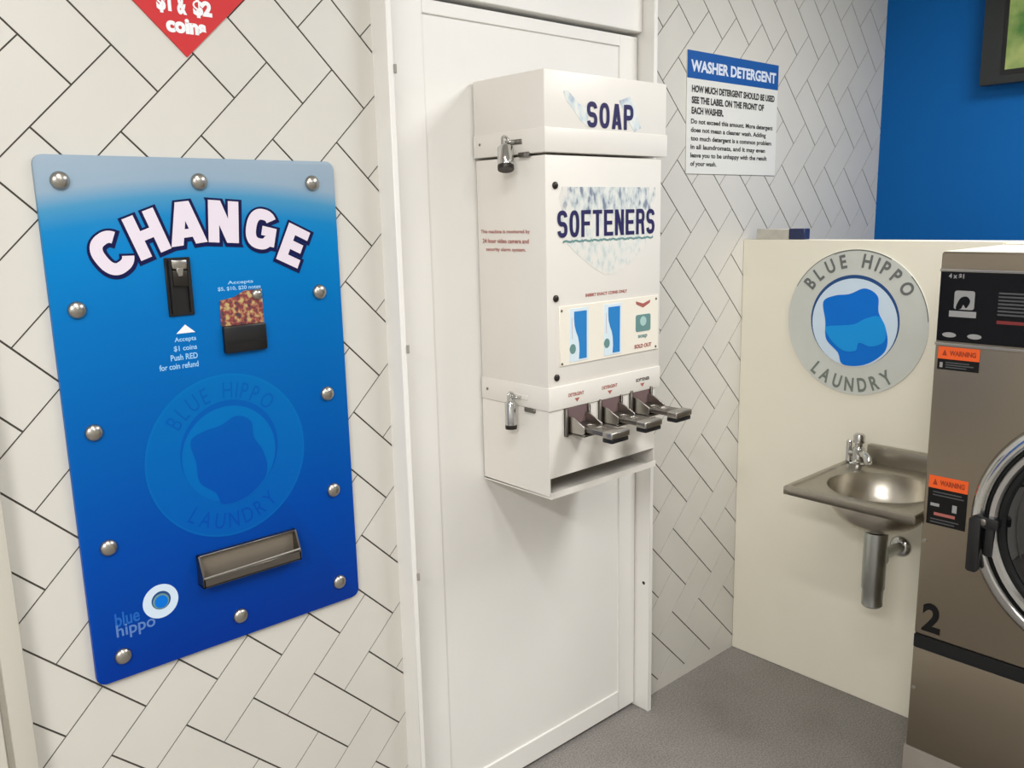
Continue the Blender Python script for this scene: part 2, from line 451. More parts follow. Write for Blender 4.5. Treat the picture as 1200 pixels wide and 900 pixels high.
def put_block(mb, fr, ch, ca, cb, w, h, t, ang, c, m, g=0.0, shift=(0, 0)):
    """one heavy letter centred at (ca, cb), turned by ang; g fattens it all round"""
    co, si = math.cos(ang), math.sin(ang); i = mb.mi(m); dc = 0.0
    def tr(x, y, z):
        x -= w / 2; y -= h / 2
        return fr.p(ca + x * co - y * si + shift[0], cb + x * si + y * co + shift[1], z)
    for sh in block_shapes(ch, w, h, t):
        z = c + dc; dc += 0.00002
        if sh[0] == 'p':
            pts = [Vector(p) for p in sh[1]]; n = len(pts)
            if g:
                out = []
                for k in range(n):
                    d0 = (pts[k] - pts[k - 1]).normalized(); d1 = (pts[(k + 1) % n] - pts[k]).normalized()
                    n0, n1 = Vector((d0.y, -d0.x)), Vector((d1.y, -d1.x))
                    mm = (n0 + n1).normalized(); out.append(pts[k] + mm * min(g / max(mm.dot(n0), .45), g * 1.8))
                pts = out
            f = mb.bm.faces.new([mb.bm.verts.new(tr(p.x, p.y, z)) for p in pts]); f.material_index = i
        else:
            pts = [Vector(p) for p in sh[1]]; closed = sh[2]
            q = [pts[0]]
            for p in pts[1:]:
                if (p - q[-1]).length > 1e-5: q.append(p)
            pts = q
            if closed: pts = pts[:-1]
            n = len(pts)
            if g and not closed:
                pts[0] = pts[0] + (pts[0] - pts[1]).normalized() * g; pts[-1] = pts[-1] + (pts[-1] - pts[-2]).normalized() * g
            A_, B_ = [], []
            for k in range(n):
                pa = pts[k - 1] if (closed or k > 0) else pts[k]; pb = pts[(k + 1) % n] if (closed or k < n - 1) else pts[k]
                d = (pb - pa).normalized(); nn = Vector((-d.y, d.x)) * (t / 2 + g)
                A_.append(mb.bm.verts.new(tr(*(pts[k] + nn), z))); B_.append(mb.bm.verts.new(tr(*(pts[k] - nn), z)))
            for k in range(n if closed else n - 1):
                k2 = (k + 1) % n
                f = mb.bm.faces.new((A_[k], A_[k2], B_[k2], B_[k])); f.material_index = i
def block_word(mb, fr, txt, a0, a1, b0, b1, t, c, m, gap=0.16):
    cell = (a1 - a0) / (len(txt) - gap)
    for k, ch in enumerate(txt):
        put_block(mb, fr, ch, a0 + cell * (k + (1 - gap) / 2), (b0 + b1) / 2, cell * (1 - gap), b1 - b0, t, 0.0, c, m)
def ring_text(mb, fr, txt, ca, cb, r, d0, d1, h, wscale, c, m, bold=0.0, inward=False):
    """letters standing round a circle between two angles in degrees"""
    W = []
    for ch in txt:
        if ch == ' ': W.append(0.45); continue
        x0, x1, y0, y1 = bbox(glyphs(ch, bold)[0]); W.append((x1 - x0) + 0.09)
    tot = sum(W); t = 0
    for ch, w in zip(txt, W):
        f = (t + w / 2) / tot; t += w
        if ch == ' ': continue
        d = math.radians(d0 + (d1 - d0) * f)
        put_glyph(mb, fr, ch, ca + r * math.cos(d), cb + r * math.sin(d), (w - 0.09) * wscale, h,
                  d - PI / 2 if not inward else d + PI / 2, c, m, bold)

# ------------------------------------------------------------------ tagging
def tag(o, label, cat, group=None):
    o['label'] = label; o['category'] = cat
    if group: o['group'] = group
    return o
def thing(name, loc, label, cat, group=None):
    o = bpy.data.objects.new(name, None); COL.objects.link(o)
    o.location = loc; o.empty_display_size = 0.1
    return tag(o, label, cat, group)
def structure(o, label=None):
    o['kind'] = 'structure'
    if label: o['label'] = label
    return o

# ================================================================== THE ROOM
XL, XR, YF, ZC = -2.3, 3.644, -3.7, 2.75
mb = MB(); mb.box(WORLD, XL, XR, YF, 0.12, -0.1, 0.0, M_floor); structure(mb.build('floor'), 'grey speckled vinyl floor')
mb = MB(); mb.box(WORLD, XL, XR, YF, 0.12, ZC, ZC + 0.1, M_ceil); structure(mb.build('ceiling'))
mb = MB(); mb.box(WORLD, XR, XR + 0.1, YF, 0.12, -0.1, ZC + 0.1, M_blue); structure(mb.build('wall_back'), 'deep blue painted wall above the white partition')
mb = MB(); mb.box(WORLD, XL - 0.1, XL, YF, 0.12, -0.1, ZC + 0.1, M_roomwall); structure(mb.build('wall_front'))
mb = MB(); mb.box(WORLD, XL - 0.1, XR + 0.1, YF - 0.1, YF, -0.1, ZC + 0.1, M_roomwall); structure(mb.build('wall_right'))

# tiled wall: 2:1 tiles laid herringbone at 45 degrees over a dark grout bed
def clip(poly, a0, a1, b0, b1):
    for ax, lim, sg in ((0, a0, 1), (0, a1, -1), (1, b0, 1), (1, b1, -1)):
        out = []
        for k in range(len(poly)):
            p, q = poly[k], poly[(k + 1) % len(poly)]
            dp, dq = (p[ax] - lim) * sg, (q[ax] - lim) * sg
            if dp >= 0: out.append(p)
            if (dp >= 0) != (dq >= 0):
                t = dp / (dp - dq); out.append((p[0] + (q[0] - p[0]) * t, p[1] + (q[1] - p[1]) * t))
        poly = out
        if len(poly) < 3: return []
    res = [p for k, p in enumerate(poly) if (Vector(p) - Vector(poly[k - 1])).length > 1e-5]
    return res if len(res) > 2 else []
DX0, DX1 = 1.150, 2.095                    # the store-room door and its lining
mb = MB(); W = wall_frame(0.0)
SU, TU, S0 = 0.1081, 0.1093, 1.698
GS, GT = 0.0019, 0.0014                    # half widths of the two joint directions
regions = [(XL, DX0, 0.0, ZC), (DX1, XR, 0.0, ZC), (DX0, DX1, 2.46, ZC)]
for r in regions:
    mb.box(W, r[0], r[1], r[2], r[3], -0.12, -0.0016, M_grout)
for i in range(-48, 32):
    for j in range(-32, 44):
        q = (i + j) % 4
        if q == 3: rc = (i, i + 2, j, j + 1)
        elif q == 1: rc = (i, i + 1, j, j + 2)
        else: continue
        s0, s1 = S0 + rc[0] * SU + GS, S0 + rc[1] * SU - GS
        t0, t1 = rc[2] * TU + GT, rc[3] * TU - GT
        poly = [((s - t) * 0.70711, (s + t) * 0.70711) for s, t in ((s0, t0), (s1, t0), (s1, t1), (s0, t1))]
        if max(p[0] for p in poly) < XL or min(p[0] for p in poly) > XR or max(p[1] for p in poly) < 0 or min(p[1] for p in poly) > ZC: continue
        for r in regions:
            c = clip(poly, *r)
            if c: mb.prism(W, c, -0.0018, 0.0, M_tile)
structure(mb.build('wall_left'), 'white herringbone tiled wall')

# white partition beside the washer, with an opening the washer sits through
PX = 2.658
mb = MB(); F = side_frame(PX)
mb.box(F, 0.0, 0.842, 0.0, 1.548, -0.045, 0.0, M_panel, 0.002, 1)
structure(mb.build('wall_partition'), 'low cream white partition holding the round sign and the sink')
mb = MB(); mb.box(F, 0.842, 1.708, 1.5395, 1.548, -0.045, 0.0, M_panel); structure(mb.build('trim_4'), 'white edge strip of the partition over the washer')
mb = MB(); mb.box(F, 1.708, -YF, 0.0, 1.548, -0.045, 0.0, M_panel, 0.002, 1); structure(mb.build('wall_partition_right'))

# door lining, head and leaf
mb = MB()
mb.box(W, 1.150, 1.165, 0.0, 2.60, -0.10, 0.060, M_doorw, 0.0015, 1)
mb.box(W, 2.079, 2.095, 0.0, 2.60, -0.10, 0.060, M_doorw, 0.0015, 1)
mb.box(W, 1.165, 2.079, 2.163, 2.46, -0.10, 0.017, M_doorw, 0.002, 1)
t1 = structure(mb.build('trim_1'), 'white door lining standing out from the tiled wall')
mb = MB(); mb.lathe((2.079, -0.036, 0.455), (-1, 0, 0), [(0.0, 0.0008), (0.0045, 0.0008), (0.006, 0.0)], M_darkmetal, 12)
mb.build('latch_hole', t1)
d1 = bpy.data.objects.new('door_1', None); COL.objects.link(d1); d1.location = (1.62, 0, 0)
structure(d1, 'white cupboard door behind the soap dispenser')
mb = MB()
# stiles and rails around a slightly sunken middle panel
LX0, LX1, LZ0, LZ1 = 1.168, 2.076, 0.012, 2.152
IX0, IX1, IZ0, IZ1 = 1.293, 1.998, 0.082, 2.120
mb.box(W, LX0, IX0, LZ0, LZ1, -0.035, 0.0, M_doorw, 0.0015, 1)
mb.box(W, IX1, LX1, LZ0, LZ1, -0.035, 0.0, M_doorw, 0.0015, 1)
mb.box(W, IX0, IX1, LZ0, IZ0, -0.035, 0.0, M_doorw, 0.0015, 1)
mb.box(W, IX0, IX1, IZ1, LZ1, -0.035, 0.0, M_doorw, 0.0015, 1)
mb.build('stiles_and_rails', d1)
mb = MB(); mb.box(W, IX0, IX1, IZ0, IZ1, -0.030, -0.006, M_doorw); mb.build('door_panel', d1)
hz = None
for z in (1.975, 1.343, 0.768):
    if hz is None:
        mb = MB(); mb.cyl((1.1672, -0.0615, z - 0.010), (1.1672, -0.0615, z + 0.010), 0.0035, M_hinge, 12, 0.001); hz = mb.build('hinge', d1); z0 = z
    else:
        h = hz.copy(); COL.objects.link(h); h.parent = d1; h.location = (0, 0, z - z0)

# painted upright at the far left, with the leaf of the next doorway beside it
mb = MB(); mb.box(W, 0.262, 0.3, 0.0, 2.3, 0.0, 0.035, M_post, 0.003, 2); mb.box(W, 0.254, 0.262, 0.0, 2.3, 0.0, 0.02, M_post)
structure(mb.build('trim_2'), 'grey white painted upright at the lower left edge')
mb = MB(); mb.box(W, -0.62, 0.252, 0.0, 2.28, 0.0, 0.032, M_post, 0.002, 1); structure(mb.build('door_2'))

# plinth under the washer
mb = MB(); mb.box(WORLD, 2.226, 3.50, -1.715, -0.838, 0.0, 0.186, M_concrete, 0.004, 2); structure(mb.build('trim_3'), 'concrete plinth under the washer')

# ================================================================== CHANGE MACHINE
CX0, CX1, CZ0, CZ1 = 0.4235, 1.0255, 0.7500, 1.7735
cm = thing('change_machine', ((CX0 + CX1) / 2, 0, CZ0), 'blue wall-mounted change machine with domed steel bolts and arched white lettering', 'change machine')
P = wall_frame(0.0); T = 0.010
mb = MB(); mb.prism(P, rrect(CX0, CX1, CZ0, CZ1, 0.017, 8), 0.0, T, M_plate, 0.0012, 2, smooth=True); mb.build('face_plate', cm)
b0 = None
BOLTS = [(0.464, 1.728), (0.719, 1.728), (0.970, 1.727), (0.467, 1.495), (0.971, 1.491), (0.471, 1.261), (0.974, 1.259),
         (0.473, 1.029), (0.974, 1.029), (0.476, 0.798), (0.725, 0.799), (0.974, 0.800)]
for (x, z) in BOLTS:
    if b0 is None:
        mb = MB()
        prof = [(0.0168 * math.cos(t), 0.0005 + 0.0105 * math.sin(t)) for t in [PI / 2 * k / 8 for k in range(8)]] + [(0, 0.011)]
        mb.lathe((x, -T, z), (0, -1, 0), [(0.0168, -0.0005)] + prof, M_satin, 28)
        b0 = mb.build('bolt', cm); bx, bz = x, z
    else:
        b = b0.copy(); COL.objects.link(b); b.parent = cm; b.location = (x - bx, 0, z - bz)
# arched lettering
LET = [('C', 0.540, 1.596, 0.070, 34), ('H', 0.607, 1.629, 0.064, 20), ('A', 0.684, 1.648, 0.074, 6), ('N', 0.762, 1.649, 0.064, -4), ('G', 0.843, 1.632, 0.068, -14), ('E', 0.914, 1.595, 0.054, -26)]
mb = MB()
for k, (ch, a, b, w, d) in enumerate(LET): put_block(mb, P, ch, a, b, w, 0.084, 0.0225, math.radians(d), T + 0.0005 + 0.00012 * k, M_outline, 0.0062, (0.0012, -0.0020))
o = mb.build('lettering_outline', cm, False); o['label'] = 'dark navy outline of the arched word'
mb = MB()
for k, (ch, a, b, w, d) in enumerate(LET): put_block(mb, P, ch, a, b, w, 0.084, 0.0225, math.radians(d), T + 0.0016 + 0.00012 * k, M_lilac)
o = mb.build('lettering', cm, False); o['label'] = 'pale arched word CHANGE'
# coin entry
mb = MB()
mb.box(P, 0.634, 0.685, 1.467, 1.582, T - 0.001, T + 0.004, M_black, 0.001, 1)
mb.box(P, 0.6395, 0.6445, 1.472, 1.578, T + 0.003, T + 0.010, M_black)
mb.box(P, 0.6755, 0.6805, 1.472, 1.578, T + 0.003, T + 0.010, M_black)
cs = mb.build('coin_slot', cm); cs['label'] = 'black upright coin entry under the letters'
mb = MB(); mb.prism(P, [(0.645, 1.527), (0.675, 1.524), (0.675, 1.556), (0.645, 1.558)], T + 0.003, T + 0.012, M_darkmetal, 0.002, 2); mb.build('coin_flap', cs)
mb = MB(); mb.prism(P, [(0.645, 1.560), (0.675, 1.558), (0.676, 1.577), (0.644, 1.578)], T + 0.003, T + 0.012, M_satin, 0.003, 2)
mb.prism(P, [(0.655, 1.545), (0.664, 1.545), (0.667, 1.562), (0.652, 1.562)], T + 0.010, T + 0.014, M_satin, 0.001, 1); mb.build('coin_chute', cs)
# banknote reader
mb = MB(); mb.box(P, 0.7385, 0.8335, 1.380, 1.437, T - 0.001, T + 0.012, M_black, 0.004, 2)
mb.box(P, 0.745, 0.827, 1.400, 1.4045, T + 0.0115, T + 0.0135, M_rubber)
nr = mb.build('note_reader', cm); nr['label'] = 'black banknote slot under a coloured picture'
mb = MB(); mb.prism(P, [(0.738, 1.437), (0.833, 1.437), (0.833, 1.508), (0.795, 1.507), (0.770, 1.495), (0.740, 1.490)], T - 0.001, T + 0.002, M_notes); mb.build('note_picture', nr)
mb = MB(); mb.lathe((0.822, -T - 0.002, 1.497), (0, -1, 0), [(0.012, 0), (0.010, 0.004), (0.006, 0.0065), (0, 0.0075)], M_satin, 20); mb.build('indicator_dome', nr)
# small print
mb = MB(); c = T + 0.0005
mb.prism(P, [(0.645, 1.4315), (0.6835, 1.4315), (0.664, 1.4485)], T, c, M_whiteink)
mb.build('arrow_mark', cm, False); mb = MB()
for k, (s, a) in enumerate((('Accepts', 0.640), ('$1 coins', 0.637), ('Push RED', 0.629), ('for coin refund', 0.605))):
    z = 1.413 - k * 0.0172
    put_text(mb, P, s, a, 0.684, z - 0.0005, z + 0.0115, c, M_paleblue, 0.02)
mb.build('coin_instructions', cm, False); mb = MB()
put_text(mb, P, 'Accepts', 0.760, 0.816, 1.520, 1.529, c, M_paleblue, 0.02)
put_text(mb, P, '$5, $10, $20 notes', 0.738, 0.832, 1.5085, 1.5175, c, M_paleblue, 0.02)
mb.build('note_instructions', cm, False)
# faint round emblem printed tone on tone
EA, EB = 0.7320, 1.1620
mb = MB()
mb.prism(P, circ(EA, EB, 0.1755, 72), T, T + 0.0004, M_ghost2, smooth=True)
mb.prism(P, circ(EA, EB, 0.1715, 72), T, T + 0.0006, M_ghost, smooth=True)
mb.prism(P, circ(EA + 0.004, EB + 0.012, 0.108, 56), T, T + 0.0008, M_ghostd, smooth=True)
mb.prism(P, circ(EA + 0.002, EB + 0.004, 0.103, 56), T, T + 0.0010, M_ghost2, smooth=True)
mb.prism(P, blob([(EA + a * 0.74, EB + b * 0.74) for a, b in SWIRL]), T, T + 0.0012, M_ghostd, smooth=True)
ring_text(mb, P, 'BLUE HIPPO', EA, EB, 0.141, 146, 40, 0.034, 0.036, T + 0.0008, M_ghostd, 0.0)
ring_text(mb, P, 'LAUNDRY', EA, EB, 0.141, 228, 312, 0.034, 0.036, T + 0.0008, M_ghostd, 0.0, True)
o = mb.build('faint_emblem', cm, False); o['label'] = 'large tone-on-tone round emblem'
mb = MB()
SA, SB = 0.560, 0.888
mb.prism(P, circ(SA, SB, 0.036, 36), T, T + 0.0005, M_port, smooth=True)
mb.prism(P, circ(SA + 0.001, SB + 0.002, 0.0195, 30), T, T + 0.0008, M_ringdark, smooth=True)
mb.prism(P, circ(SA + 0.0005, SB, 0.0165, 30), T, T + 0.0010, M_teal, smooth=True)
mb.prism(P, circ(SA + 0.001, SB - 0.001, 0.0135, 24), T, T + 0.0012, M_waterdark, smooth=True)
put_text(mb, P, 'blue', 0.4685, 0.516, 0.861, 0.8905, T + 0.0005, mat('light_blue_ink', (8, 94, 184), rough=0.5), 0.02)
put_text(mb, P, 'hippo', 0.4685, 0.545, 0.832, 0.8655, T + 0.0007, mat('soft_blue_ink', (84, 124, 188), rough=0.5), 0.015)
o = mb.build('corner_emblem', cm, False); o['label'] = 'small white round emblem with lowercase words'
# coin cup
mb = MB(); x0, x1, z0, z1, D = 0.640, 0.866, 0.898, 0.964, 0.030
mb.box(P, x0, x1, z1 - 0.004, z1, T - 0.001, T + 0.012, M_zinc, 0.001, 1)
for (a0, a1) in ((x0, x0 + 0.004), (x1 - 0.004, x1)):
    fr = Frame((a0, 0, 0), (0, -1, 0), (0, 0, 1), (1, 0, 0))
    mb.prism(fr, [(T - 0.001, z0), (T + D, z0), (T + D, z0 + 0.022), (T + 0.012, z1), (T - 0.001, z1)], 0.0, a1 - a0, M_zinc)
mb.box(P, x0, x1, z0, z0 + 0.003, T - 0.001, T + D, M_zinc)
mb.box(P, x0, x1, z0, z0 + 0.020, T + D - 0.003, T + D, M_zinc, 0.001, 1)
mb.tube([(x0 + 0.002, -T - D + 0.0015, z0 + 0.021), (x1 - 0.002, -T - D + 0.0015, z0 + 0.025)], 0.003, M_satin, 10)
mb.box(P, x0 + 0.004, x1 - 0.004, z0 + 0.003, z1 - 0.004, T - 0.001, T + 0.0015, M_cup)
o = mb.build('coin_cup', cm); o['label'] = 'steel coin return cup'

# red diamond sign above
tip = (0.7215, 1.964); hd = 0.225
ds = thing('coin_sign', (tip[0], 0, tip[1]), 'red diamond sign with white letters on the tiles above the change machine', 'sign')
mb = MB(); mb.prism(P, [tip, (tip[0] + hd, tip[1] + hd * 0.97), (tip[0], tip[1] + hd * 1.94), (tip[0] - hd, tip[1] + hd * 0.97)], 0.0, 0.003, M_red); mb.build('sign_board', ds)
mb = MB()
put_text(mb, P, '$1', 0.6705, 0.6985, 2.040, 2.076, 0.0035, M_whiteink, 0.06)
put_text(mb, P, '&', 0.7095, 0.728, 2.041, 2.075, 0.0035, M_whiteink, 0.05)
put_text(mb, P, '$2', 0.7405, 0.7785, 2.039, 2.072, 0.0035, M_whiteink, 0.06)
put_text(mb, P, 'coins', 0.685, 0.7635, 2.0065, 2.0345, 0.0035, M_whiteink, 0.06)
mb.build('lettering', ds, False)

# ================================================================== SOAP DISPENSER
sd = thing('soap_dispenser', (1.655, 0, 0.948), 'white steel soap and softener vending cabinet mounted on the white door', 'soap dispenser')
YD = 0.2536
S = wall_frame(0.0)
LX = side_frame(1.444)
def cabinet(mb, x0, x1, z0, z1, d0, d1, bev=0.003): mb.box(S, x0, x1, z0, z1, d0, d1, M_cab, bev, 2)
mb = MB(); cabinet(mb, 1.4445, 1.876, 1.176, 1.786, 0.0, YD - 0.003)
mb.build('cabinet', sd)
mb = MB(); cabinet(mb, 1.440, 1.890, 1.793, 1.9765, 0.0, YD + 0.001, 0.004)
mb.box(S, 1.4385, 1.8915, 1.7915, 1.847, 0.0, YD + 0.0035, M_cab, 0.0015, 2)
mb.build('lid', sd)
mb = MB()                                         # collar across the bottom of the cabinet
mb.box(S, 1.442, 1.8735, 1.173, 1.231, 0.0, YD + 0.002, M_cab, 0.0015, 2)
mb.build('collar', sd)
# hopper: two cheeks, a front, and an open delivery tray with a lip
mb = MB()
x0, x1, y1, t = 1.4445, 1.8555, YD - 0.002, 0.003
mb.prism(WORLD, [(x0, 0), (x0, -y1), (x1, -y1), (x1, 0), (x1 - t, 0), (x1 - t, -y1 + t), (x0 + t, -y1 + t), (x0 + t, 0)], 1.000, 1.172, M_cab)
for a in (x0, x1 - t): mb.box(S, a, a + t, 0.952, 1.000, 0.0, y1, M_cab)
mb.box(S, x0 + t, x1 - t, 0.955, 1.170, 0.0, 0.10, M_cabin)
mb.build('hopper', sd)
mb = MB()
fr = Frame((1.4445, 0, 0), (0, -1, 0), (0, 0, 1), (1, 0, 0))
mb.prism(fr, [(0.0, 0.948), (YD + 0.004, 0.948), (YD + 0.004, 0.964), (YD + 0.001, 0.964), (YD + 0.001, 0.953), (0.0, 0.955)], 0.0, 0.411, M_cab)
mb.build('delivery_tray', sd)
# lettering and printed bubbles
c = YD - 0.003 + 0.0006; cl = YD + 0.001 + 0.0006
mb = MB(); block_word(mb, S, 'SOAP', 1.5825, 1.7545, 1.8530, 1.9135, 0.0115, cl + 0.0006, M_navy, 0.18); mb.build('soap_lettering', sd, False)
mb = MB(); block_word(mb, S, 'SOFTENERS', 1.4815, 1.8475, 1.5930, 1.6575, 0.0110, c + 0.0009, M_navy, 0.17); mb.build('softener_lettering', sd, False)
mb = MB()
mb.prism(S, [(1.500, 1.713), (1.850, 1.713), (1.852, 1.690), (1.838, 1.655), (1.500, 1.655), (1.489, 1.690)], YD - 0.004, c, M_bub)
mb.prism(S, [(1.492, 1.655), (1.846, 1.655), (1.842, 1.585), (1.79, 1.545), (1.74, 1.515), (1.69, 1.497), (1.65, 1.495), (1.60, 1.52), (1.545, 1.555), (1.500, 1.590)], YD - 0.004, c, M_bub2)
put_text(mb, S, '~~~~~~~~~~', 1.500, 1.842, 1.579, 1.588, c + 0.0004, M_teal, 0.03)
mb.build('bubble_graphic', sd, False)
mb = MB()
mb.prism(S, [(1.503, 1.930), (1.517, 1.934), (1.556, 1.905), (1.585, 1.900), (1.588, 1.852), (1.560, 1.868), (1.535, 1.893), (1.512, 1.910)], YD, cl, M_bub3)
mb.build('lid_graphic', sd, False); mb = MB()
mb.prism(S, [(1.70, 1.922), (1.74, 1.934), (1.762, 1.918), (1.772, 1.880), (1.785, 1.860), (1.760, 1.850), (1.74, 1.870)], YD, cl, M_bub3)
mb.build('lid_graphic', sd, False)
# product window
WZ = YD - 0.003
mb = MB(); mb.box(S, 1.484, 1.866, 1.280, 1.428, WZ - 0.001, WZ + 0.003, M_clear, 0.001, 1); pw = mb.build('product_window', sd)
for (q, z) in ((1.4905, 1.4175), (1.4905, 1.286), (1.8545, 1.4185), (1.8545, 1.288)):
    mb = MB(); mb.lathe((q, -WZ - 0.003, z), (0, -1, 0), [(0.0032, 0), (0.0028, 0.0015), (0, 0.002)], M_zinc, 12); mb.build('window_screw', pw)
def card(dx):
    mb = MB(); w3 = WZ + 0.0031
    mb.box(S, 1.518 + dx, 1.586 + dx, 1.287, 1.420, w3 - 0.001, w3 + 0.0008, M_cardpale, 0.0004, 1)
    L = [(1.534, 1.412), (1.5335, 1.395), (1.535, 1.378), (1.540, 1.362), (1.547, 1.348), (1.551, 1.332), (1.552, 1.312), (1.550, 1.292)]
    mb.prism(S, [(x + dx, z) for x, z in L] + [(1.578 + dx, 1.292), (1.579 + dx, 1.412)], w3, w3 + 0.0014, M_cardblue)
    mb.prism(S, circ(1.528 + dx, 1.3195, 0.0105, 20, 0.0125), w3, w3 + 0.0014, M_teal, smooth=True)
    mb.box(S, 1.525 + dx, 1.5275 + dx, 1.345, 1.398, w3, w3 + 0.001, mat('mauve_ink', (200, 188, 196)))
    return mb.build('product_card', pw)
card(0.0); card(0.1265)
mb = MB(); w3 = WZ + 0.0031
mb.prism(S, rrect(1.770, 1.831, 1.336, 1.381, 0.006, 4), w3 - 0.001, w3 + 0.001, M_teal)
mb.prism(S, circ(1.800, 1.363, 0.013, 20), w3, w3 + 0.0014, mat('pale_teal', (168, 200, 196)), smooth=True)
mb.build('product_badge', pw, False); mb = MB()
mb.prism(S, [(1.770, 1.418), (1.800, 1.410), (1.830, 1.418), (1.828, 1.410), (1.800, 1.399), (1.772, 1.410)], w3 - 0.001, w3 + 0.0005, M_redink)
mb.build('red_pointer', pw, False); mb = MB()
put_text(mb, S, 'SOLD OUT', 1.765, 1.836, 1.291, 1.302, w3 + 0.0005, M_redink, 0.05)
mb.build('sold_out_print', pw, False); mb = MB()
put_text(mb, S, 'soap', 1.780, 1.818, 1.315, 1.327, w3 + 0.0005, M_teal, 0.03)
mb.build('soap_print', pw, False)
mb = MB()
put_text(mb, S, 'INSERT EXACT COINS ONLY', 1.579, 1.738, 1.4445, 1.4525, c, M_redink, 0.04)
mb.build('coin_notice', sd, False)
cc = YD + 0.002 + 0.0005
for (s, a0, a1, tx, mm) in (('DETERGENT', 1.509, 1.566, 1.541, M_redink), ('DETERGENT', 1.634, 1.694, 1.665, M_redink), ('SOFTENER', 1.770, 1.827, 1.797, M_darkink)):
    mb = MB(); put_text(mb, S, s, a0, a1, 1.200, 1.209, cc, mm, 0.03)
    mb.prism(S, [(tx - 0.009, 1.194), (tx + 0.009, 1.194), (tx, 1.184)], YD, cc, M_redink); mb.build('slot_caption', sd, False)
mb = MB()
for s, a0, a1, z in (('This machine is monitored by', 0.014, 0.196, 1.603), ('24 hour video camera and', 0.020, 0.192, 1.581), ('security alarm system.', 0.033, 0.181, 1.559)):
    put_text(mb, LX, s, a0, a1, z, z + 0.011, 0.0012, M_redink, 0.02)
mb.build('red_notice', sd, False)
for (x, z) in ((1.4755, 1.716), (1.4735, 1.449), (1.4735, 1.254)):
    mb = MB(); mb.lathe((x, -WZ, z), (0, -1, 0), [(0.0085, 0), (0.0085, 0.003), (0.005, 0.006), (0, 0.0065)], M_darkmetal, 20); mb.build('cam_lock', sd)
for z in (1.823, 1.201):
    mb = MB(); mb.lathe((1.4395 if z > 1.5 else 1.442, -0.024, z), (-1, 0, 0), [(0.004, 0), (0.0035, 0.0015), (0, 0.002)], M_zinc, 12); mb.build('side_screw', sd)
# hasp staples on the left cheek
for (z, s) in ((1.812, 1.0), (1.190, 0.8)):
    mb = MB(); x = 1.4385 if z > 1.5 else 1.442
    fr = side_frame(x)
    mb.box(fr, 0.110, 0.180, z + 0.002, z + 0.014, 0.0, 0.002, M_zinc if z > 1.5 else M_cab, 0.0008, 1)
    mb.tube([(x + 0.001, -0.133, z + 0.008), (x - 0.016, -0.133, z + 0.008), (x - 0.021, -0.139, z + 0.008), (x - 0.021, -0.149, z + 0.008), (x - 0.016, -0.155, z + 0.008), (x + 0.001, -0.155, z + 0.008)], 0.0032, M_chrome, 10)
    mb.box(fr, 0.168, 0.205, z - 0.028, z - 0.017, -0.004, 0.003, M_zinc, 0.001, 1)
    mb.build('hasp', sd)
# three coin slides
def slide(dx, dz):
    mb = MB(); y0 = YD - 0.002
    fr = wall_frame(0.0)
    X0, X1, Z0, Z1 = 1.497 + dx, 1.585 + dx, 1.100 + dz, 1.172 + dz
    mb.box(fr, X0, X1, Z0, Z1, y0 - 0.002, y0 + 0.003, M_slotback, 0.001, 1)
    for a in (X0, X1 - 0.006): mb.box(fr, a, a + 0.006, Z0, Z1, y0 - 0.002, y0 + 0.010, M_zinc, 0.001, 1)
    r = mb.build('coin_slide', sd)
    mb = MB()                                    # cheeks and guide of the mechanism
    zz = 1.128 + dz
    mb.prism(Frame((X0 + 0.010, 0, 0), (0, -1, 0), (0, 0, 1), (1, 0, 0)), [(y0, zz - 0.020), (y0 + 0.052, zz - 0.020), (y0 + 0.060, zz - 0.012), (y0 + 0.060, zz + 0.004), (y0 + 0.022, zz + 0.022), (y0, zz + 0.026)], 0.0, 0.004, M_satin, 0.0008, 1)
    mb.prism(Frame((X1 - 0.014, 0, 0), (0, -1, 0), (0, 0, 1), (1, 0, 0)), [(y0, zz - 0.020), (y0 + 0.052, zz - 0.020), (y0 + 0.060, zz - 0.012), (y0 + 0.060, zz + 0.004), (y0 + 0.022, zz + 0.022), (y0, zz + 0.026)], 0.0, 0.004, M_satin, 0.0008, 1)
    mb.box(fr, X0 + 0.010, X1 - 0.010, zz - 0.022, zz - 0.016, y0, y0 + 0.060, M_zinc, 0.001, 1)
    mb.build('slide_guide', r)
    mb = MB()                                    # the tongue that carries the coins
    mb.box(fr, X0 + 0.015, X1 - 0.015, zz - 0.010, zz + 0.001, y0, y0 + 0.140, M_zinc, 0.0015, 2)
    for k in range(2): mb.lathe((0.5 * (X0 + X1), -(y0 + 0.050 + 0.034 * k), zz + 0.001), (0, 0, 1), [(0.0135, 0.0), (0.0135, 0.0012), (0.011, 0.0012), (0.0105, 0.0002), (0, 0.0002)], M_satin, 24)
    mb.box(fr, X0 + 0.010, X1 - 0.010, zz - 0.013, zz + 0.004, y0 + 0.118, y0 + 0.150, M_satin, 0.004, 3)
    mb.build('slide_tongue', r)
    mb = MB(); mb.box(fr, X0 + 0.013, X1 - 0.013, zz - 0.024, zz - 0.0125, y0 + 0.116, y0 + 0.148, M_black, 0.003, 2); mb.build('slide_grip', r)
    return r
slide(0.0, 0.0); slide(0.126, 0.004); slide(0.250, 0.008)

